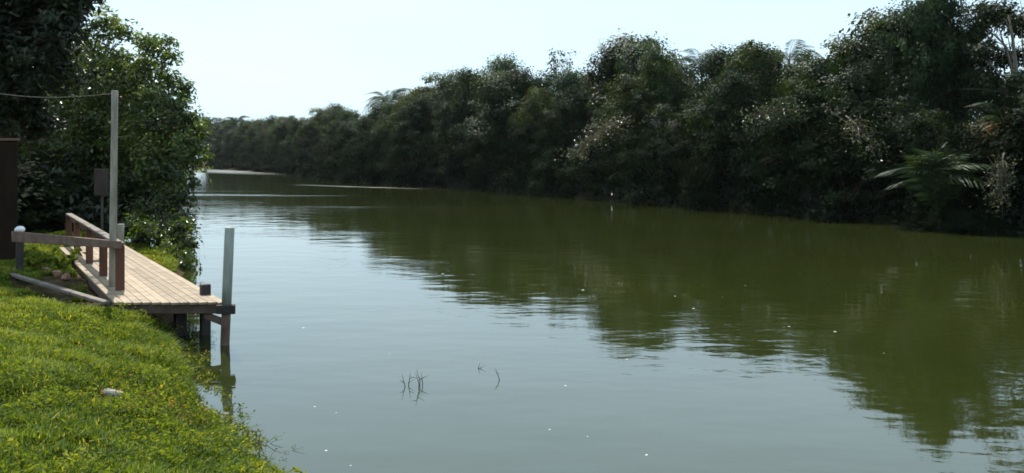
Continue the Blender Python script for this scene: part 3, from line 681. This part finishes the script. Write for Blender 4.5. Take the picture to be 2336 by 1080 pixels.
# hanging panel behind the pole
hb = empty('notice_board', on_plane(230, 560, .8), 'blank brown board on a thin post in the shade behind the pole', 'board')
hbo = hb.location.copy(); hbo = Vector((at(230, 500, 24).x, 24, gz(at(230, 500, 24).x, 24))); hb.location = hbo
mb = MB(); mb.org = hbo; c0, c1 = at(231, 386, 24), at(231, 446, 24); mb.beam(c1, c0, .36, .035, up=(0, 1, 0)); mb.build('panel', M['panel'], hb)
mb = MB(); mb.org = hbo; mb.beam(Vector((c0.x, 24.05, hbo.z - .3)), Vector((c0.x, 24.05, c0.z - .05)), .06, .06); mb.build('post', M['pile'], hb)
# brown timber pillar at the left edge
pp = Vector((at(12, 500, 22).x, 22, 0)); pz = gz(pp.x, pp.y); ptop = at(12, 322, 22).z
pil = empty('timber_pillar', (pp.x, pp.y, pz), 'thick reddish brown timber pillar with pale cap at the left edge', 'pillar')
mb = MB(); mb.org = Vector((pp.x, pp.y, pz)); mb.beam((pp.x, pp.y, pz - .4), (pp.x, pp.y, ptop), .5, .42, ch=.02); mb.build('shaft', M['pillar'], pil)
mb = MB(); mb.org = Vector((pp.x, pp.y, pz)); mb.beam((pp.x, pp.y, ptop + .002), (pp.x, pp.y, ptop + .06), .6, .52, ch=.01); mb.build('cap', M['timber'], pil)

# ------------------------------------------------------------------ rocks
def rock(name, c, r, label, cat, seed, group=None, mat='rock', sq=(1, .8, .6)):
    rg_ = np.random.default_rng(seed); import bmesh
    bm = bmesh.new(); bmesh.ops.create_icosphere(bm, subdivisions=3, radius=1)
    dirs = unit(rg_.normal(size=(9, 3))); cut = .42 + .4 * rg_.random(9)
    for v in bm.verts:
        p = np.array(v.co); k = 1.0
        for d, h in zip(dirs, cut):
            q = p @ d
            if q > h: k = min(k, h / q + .05 * rg_.random())
        v.co = Vector(tuple(p * k * np.array(sq) * r))
    me = bpy.data.meshes.new(name); bm.to_mesh(me); bm.free(); me.materials.append(M[mat])
    o_ = link(bpy.data.objects.new(name, me)); o_.location = c; o_.rotation_euler = (0, 0, rg_.random() * 6); return tag(o_, label, cat, group)
BARE = []
def on_ground(px, py):
    z = 1.0
    for _ in range(30):
        p = on_plane(px, py, z); z = .5 * z + .5 * gz(p.x, p.y)
    return on_plane(px, py, z)
p = on_ground(252, 912); BARE.append((p.x, p.y, .12)); rock('rock', p + Vector((0, 0, .045)), .13, 'white rock half buried in the bright grass of the bank', 'rock', 1)
for i, (px, py, r, lab) in enumerate([(470, 935, .15, 'pinkish pale rock highest on the bank edge'), (500, 925, .13, 'pale rock at the foot of the mooring post reflection'), (518, 958, .17, 'largest pale rock at the waterline'), (488, 962, .12, 'small pale rock below the pinkish one'),
                                      (535, 972, .10, 'pale rock farthest out in the shallows'), (452, 950, .11, 'small pale rock nearest the grass on the bank edge')]):
    p = on_ground(px - 8, py); BARE.append((p.x, p.y, .2)); rock('rock', p + Vector((0, 0, .02)), r * (1.25 if i % 2 else .85), lab, 'rock', 10 + i, 'pale rocks at the waterline below the dock')
for i, (px, py, lab) in enumerate([(130, 632, 'reddish brick lump beside the grey plank'), (105, 625, 'reddish brick lump near the bank post'), (150, 642, 'reddish brick lump closest to the dock')]):
    p = on_ground(px, py); BARE.append((p.x, p.y, .3)); rock('brick', p + Vector((0, 0, .08)), .14, lab, 'brick', 30 + i, 'broken bricks by the plank', 'brick', (1, .7, .7))

# ------------------------------------------------------------------ twigs in the water
def twig(px, py, hpx, lab, seed, n=3):
    rg_ = random.Random(seed); b_ = on_plane(px, py, 0); mb = MB(); mb.org = b_; hh = hpx / F * b_.y
    for k in range(n):
        s = b_ + Vector((rg_.uniform(-.12, .12) * (n > 1), rg_.uniform(-.1, .1), -.2)); lean = rg_.uniform(-.5, .5)
        h_ = hh * rg_.uniform(.6, 1); e = s + Vector((lean * h_, rg_.uniform(-.1, .1), .2 + h_)); m_ = s.lerp(e, .55) + Vector((rg_.uniform(-.05, .05), 0, .02))
        mb.tube([s, m_, e], [.007, .006, .002], 5)
        for j in range(2): f_ = m_.lerp(e, rg_.uniform(0, .6)); mb.tube([f_, f_ + Vector((rg_.uniform(-.12, .12), 0, rg_.uniform(.02, .1)))], [.004, .0015], 4)
    o_ = mb.build('dead_twig', M['twig'], None, True); o_.location = b_; tag(o_, lab, 'twig')
twig(942, 882, 42, 'forked dead twigs sticking out of the water nearer the dock', 1, 5)
twig(1141, 872, 40, 'single thin dead twig standing in the water right of the forked ones', 2, 1)
twig(1097, 842, 16, 'tiny twig tip just breaking the water behind the single twig', 3, 1)

# foam flecks
mbv = []; mbf = []
for k, (r, z) in enumerate([(1, 0), (.8, .35), (.45, .55), (.02, .6)]):
    for i in range(10): a = i * math.pi / 5; q = r * (1 + .22 * math.sin(2 * a + 1) + .12 * math.sin(5 * a)); mbv.append((q * math.cos(a), q * math.sin(a), z * .35))
for k in range(3):
    for i in range(10): j = (i + 1) % 10; mbf.append([k * 10 + i, k * 10 + j, k * 10 + 10 + j, k * 10 + 10 + i])
FM = raw_mesh('foam_fleck', mbv, mbf, M['foam'], [.5] * len(mbf), True)
for i, (px, py) in enumerate([(888, 808), (692, 748), (718, 928), (767, 942), (744, 1028), (1254, 980), (1340, 996), (1475, 1038), (1290, 880), (800, 1062), (1648, 678), (1582, 704), (1540, 676), (1700, 652), (1330, 662), (1800, 745), (2016, 806), (1905, 757), (1010, 625), (1430, 820)]):
    p = on_plane(px, py, 0); o_ = link(bpy.data.objects.new('foam_fleck', FM)); s = p.y * 2.9 / F * (.45 + .8 * ((i * 37) % 10) / 10); o_.location = p; o_.scale = (s, s * 1.2, s * .5); o_.rotation_euler = (0, 0, i)
    tag(o_, 'small white foam fleck floating on the open river', 'foam', 'foam flecks drifting on the river')

# ------------------------------------------------------------------ grass and weeds on the bank
def scatter(n, rng, x0=-22, x1=4, y0=3, y1=30):
    """points on the left bank inside the camera's reach, denser near the camera"""
    out = []
    while sum(map(len, out)) < n:
        yy = y0 + (y1 - y0) * rng.random(n) ** 1.7; xx = x0 + (x1 - x0) * rng.random(n)
        ok = (xx / yy > -.62) & (~in_river(xx, yy)); xx, yy = xx[ok], yy[ok]
        d = seg_dist(xx, yy, LEFT); 
        pu = np.abs(xx * .866 + yy * .5 - 2.95); tt_ = -.5 * xx + .866 * yy
        ok = (d > .05) & (d < 14) & ~((pu < .95) & (tt_ > 17.2) & (tt_ < 29))
        vv = xx * .866 + yy * .5; ok &= ~((vv > .7) & (vv < 2.3) & (tt_ > 18.2) & (tt_ < 22.5) & (fbm(xx * 1.5, yy * 1.5, 33) < .5))
        for bx, by, br in BARE: ok &= np.hypot(xx - bx, yy - by) > br
        out.append(np.stack([xx[ok], yy[ok], d[ok]], 1))
    return np.concatenate(out)[:n]
def rust(P): return np.clip((fbm(P[:, 0] * .8, P[:, 1] * .8, 61) - .5) * 5, 0, 1) * np.clip(1.6 - P[:, 2] / 1.0, 0, 1)
rg = np.random.default_rng(77)
P = scatter(330000, rg); n = len(P); zz = ground(P[:, 0], P[:, 1])
pt = fbm(P[:, 0] * .75, P[:, 1] * .75, 50); pf = fbm(P[:, 0] * 3, P[:, 1] * 3, 55)
hgt = (.045 + .10 * np.clip(pt * 1.6 - .3, 0, 1) + .05 * rg.random(n)) * (.6 + .8 * pf) * (1 + .8 * np.clip(1.2 - P[:, 2], 0, 1))
a = rg.random(n) * 2 * np.pi; lean = rg.normal(size=n) * .5 + .25
wd = (.0045 + .004 * rg.random(n)) * (.6 + P[:, 1] * .055)
root = np.stack([P[:, 0], P[:, 1], zz - .01], 1); dirh = np.stack([np.cos(a), np.sin(a), np.zeros(n)], 1); side = np.stack([-np.sin(a), np.cos(a), np.zeros(n)], 1)
up_ = np.array([0, 0, 1.])
mid = root + up_ * (hgt * .62)[:, None] + dirh * (lean * hgt * .25)[:, None]; tip = root + up_ * (hgt * (1 - .15 * np.abs(lean)))[:, None] + dirh * (lean * hgt)[:, None]
V = np.stack([root, mid - side * wd[:, None], tip, mid + side * wd[:, None]], 1).reshape(-1, 3)
T = np.clip(.38 + .9 * (pt - .5) + .40 * (rg.random(n) - .4) + .45 * (pf - .5), 0, .8); dry = rg.random(n) < .05; T = np.where(dry, .84 + .06 * rg.random(n), T)
rs = rust(P); T = np.where(rg.random(n) < rs * .28, .86 + .14 * rg.random(n), T)
o = mesh_obj('grass', V, np.arange(4 * n).reshape(n, 4), M['grass'], tint=T); tag(o, 'short bright green grass covering the near bank', 'grass', kind='stuff')
# broad-leaved ground cover in patches
P = scatter(260000, rg); pw = fbm(P[:, 0] * .9, P[:, 1] * .9, 90); keep = rg.random(len(P)) < np.clip((pw - .42) * 3.2, .05, .8); P = P[keep]; pw = pw[keep]; n = len(P)
pf = fbm(P[:, 0] * 2.4, P[:, 1] * 2.4, 95); hz = (.03 + .15 * np.clip(pf * 1.7 - .35, 0, 1)) * rg.random(n) ** .7 * (1 + .9 * np.clip(1.2 - P[:, 2], 0, 1))
Q = np.stack([P[:, 0], P[:, 1], ground(P[:, 0], P[:, 1]) + hz * 1.35], 1); Nn = unit(rg.normal(size=Q.shape) * .7 + np.array([0, 0, .9]))
V, Fq = leaves(Q, Nn, (.028 + .032 * rg.random(n)) * (.75 + P[:, 1] * .03), .5, .12, .2, rg)
T = np.clip(.2 + .75 * (pf - .5) + .5 * (pw - .5) + .36 * rg.random(n) - .06 + .22 * (rg.random(n) > .95), 0, .8); T = np.where(rg.random(n) < rust(P) * .12, .9 + .1 * rg.random(n), T)
o = mesh_obj('weed_cover', V, Fq, M['grass'], tint=np.repeat(T, 2)); tag(o, 'low leafy weeds matted through the grass of the near bank', 'ground cover', kind='stuff')

# taller weeds: arching stems with small leaves
def weed_plant(loc, h, ns, label, seed, cat='weed', group=None, lean=(0, 0), ls=.05, nl=9, mat='grass', tint=(.2, .7)):
    rg_ = np.random.default_rng(seed); e = empty('weed', loc, label, cat, group); mb = MB(); P = []
    for k in range(ns):
        a = rg_.random() * 6.28; L_ = h * (.6 + .5 * rg_.random()); sp = .25 + .45 * rg_.random(); dx, dy = math.cos(a) * sp + lean[0], math.sin(a) * sp + lean[1]
        pts = [Vector((dx * L_ * t ** 1.6, dy * L_ * t ** 1.6, L_ * (t - .28 * t ** 3) - .03)) for t in (0, .25, .5, .75, 1)]
        mb.tube(pts, [.006, .005, .004, .003, .0015], 4)
        for j in range(nl):
            t = .2 + .8 * rg_.random(); i = min(int(t * 4), 3); P.append(tuple(pts[i].lerp(pts[i + 1], t * 4 - i) + Vector(tuple(rg_.normal(size=3) * .018))))
    mb.build('stem', M['stem'], e, True); P = np.array(P); Nn = unit(rg_.normal(size=P.shape) * .6 + np.array([0, 0, .7]))
    V, Fq = leaves(P, Nn, ls * (.6 + .8 * rg_.random(len(P))), .42, .12, .3, rg_)
    mesh_obj('foliage', V, Fq, M[mat], e, np.repeat(tint[0] + (tint[1] - tint[0]) * rg_.random(len(P)), 2)); return e
edge = [(600, 1035, .42, 'tallest'), (640, 1062, .4, 'arching'), (675, 1078, .36, 'rusty'), (560, 1000, .34, 'sparse'), (705, 1092, .4, 'thin'), (615, 1075, .3, 'leafy')]
for i, (px, py, h, a) in enumerate(edge):
    p = on_ground(px - 12, py + 5); weed_plant((p.x, p.y, gz(p.x, p.y)), h, 6, a + ' weed with bare arching stems over the water at the bottom bank edge', 200 + i, lean=(.45, .1), ls=.035, nl=5, tint=(.3, .96), group='weeds arching over the water')
rg_e = random.Random(12); ew = []
for k in range(22):
    t = k / 21; px, py = np.interp(t, [0, .25, .5, .75, 1], [400, 450, 500, 545, 585]), np.interp(t, [0, .25, .5, .75, 1], [770, 830, 905, 985, 1040])
    p = on_ground(px - rg_e.uniform(0, 28), py); ew.append((p, k))
for p, k in ew:
    weed_plant((p.x, p.y, gz(p.x, p.y)), rg_e.uniform(.18, .36), 8, ordinal(k + 1) + ' shaggy weed from the dock along the near bank edge', 300 + k, 'weed', 'shaggy weeds on the bank edge', lean=(.3, .05), ls=.05, nl=8, tint=(.15, .97 if k % 3 == 0 else .8))
for i, (px, py, h, lab) in enumerate([(75, 612, .55, 'leafy plant below the rail beside the bank post'), (105, 606, .5, 'leafy plant below the middle of the front rail'), (140, 612, .55, 'leafy plant below the front rail nearest the dock'),
                                      (165, 600, .6, 'tall leafy plant in the shade beside the dock posts'), (45, 590, .45, 'leafy plant behind the bank post'), (20, 570, .5, 'leafy plant at the foot of the brown pillar')]):
    p = on_ground(px, py + 8); weed_plant((p.x, p.y, gz(p.x, p.y)), h, 12, lab, 230 + i, 'plant', 'leafy plants below the front rail', ls=.13, nl=12)
for i, (px, py, h, lab) in enumerate([(300, 800, .2, 'blue green weed tuft in the middle of the bank'), (330, 775, .18, 'blue green weed tuft just below the dock corner'), (300, 880, .22, 'dark leafy weed behind the white rock'), (380, 890, .24, 'dark leafy weed right of the white rock'),
                                      (430, 905, .24, 'dark leafy weed above the pinkish pale rock'), (120, 740, .16, 'small dark weed alone in the grass below the plank'), (60, 1000, .2, 'dark weed at the lower left corner'), (380, 1010, .2, 'pale leafy weed near the bottom of the bank'), (330, 960, .2, 'leafy weed just below the white rock')]):
    p = on_ground(px, py); weed_plant((p.x, p.y, gz(p.x, p.y)), h, 14, lab, 260 + i, 'weed', 'weed tufts on the bank', ls=.05, nl=9, tint=(.0, .5))

# ------------------------------------------------------------------ haze over the river
hm = bpy.data.materials.new('haze'); hm.use_nodes = True; hn = hm.node_tree
hn.nodes.remove(hn.nodes['Principled BSDF']); pv = hn.nodes.new('ShaderNodeVolumePrincipled')
pv.inputs['Color'].default_value = (.86, .93, 1, 1); pv.inputs['Density'].default_value = .00005; pv.inputs['Anisotropy'].default_value = .1
hn.links.new(pv.outputs[0], hn.nodes['Material Output'].inputs['Volume'])
x0, x1, y0, y1, z0, z1 = -750, 220, -110, 720, -3, 45
hv = [(x, y, z) for z in (z0, z1) for x, y in ((x0, y0), (x1, y0), (x1, y1), (x0, y1))]
tag(mesh_obj('haze', hv, [[0, 3, 2, 1], [4, 5, 6, 7], [0, 1, 5, 4], [1, 2, 6, 5], [2, 3, 7, 6], [3, 0, 4, 7]], hm), 'thin pale haze hanging over the river', 'haze', kind='stuff')
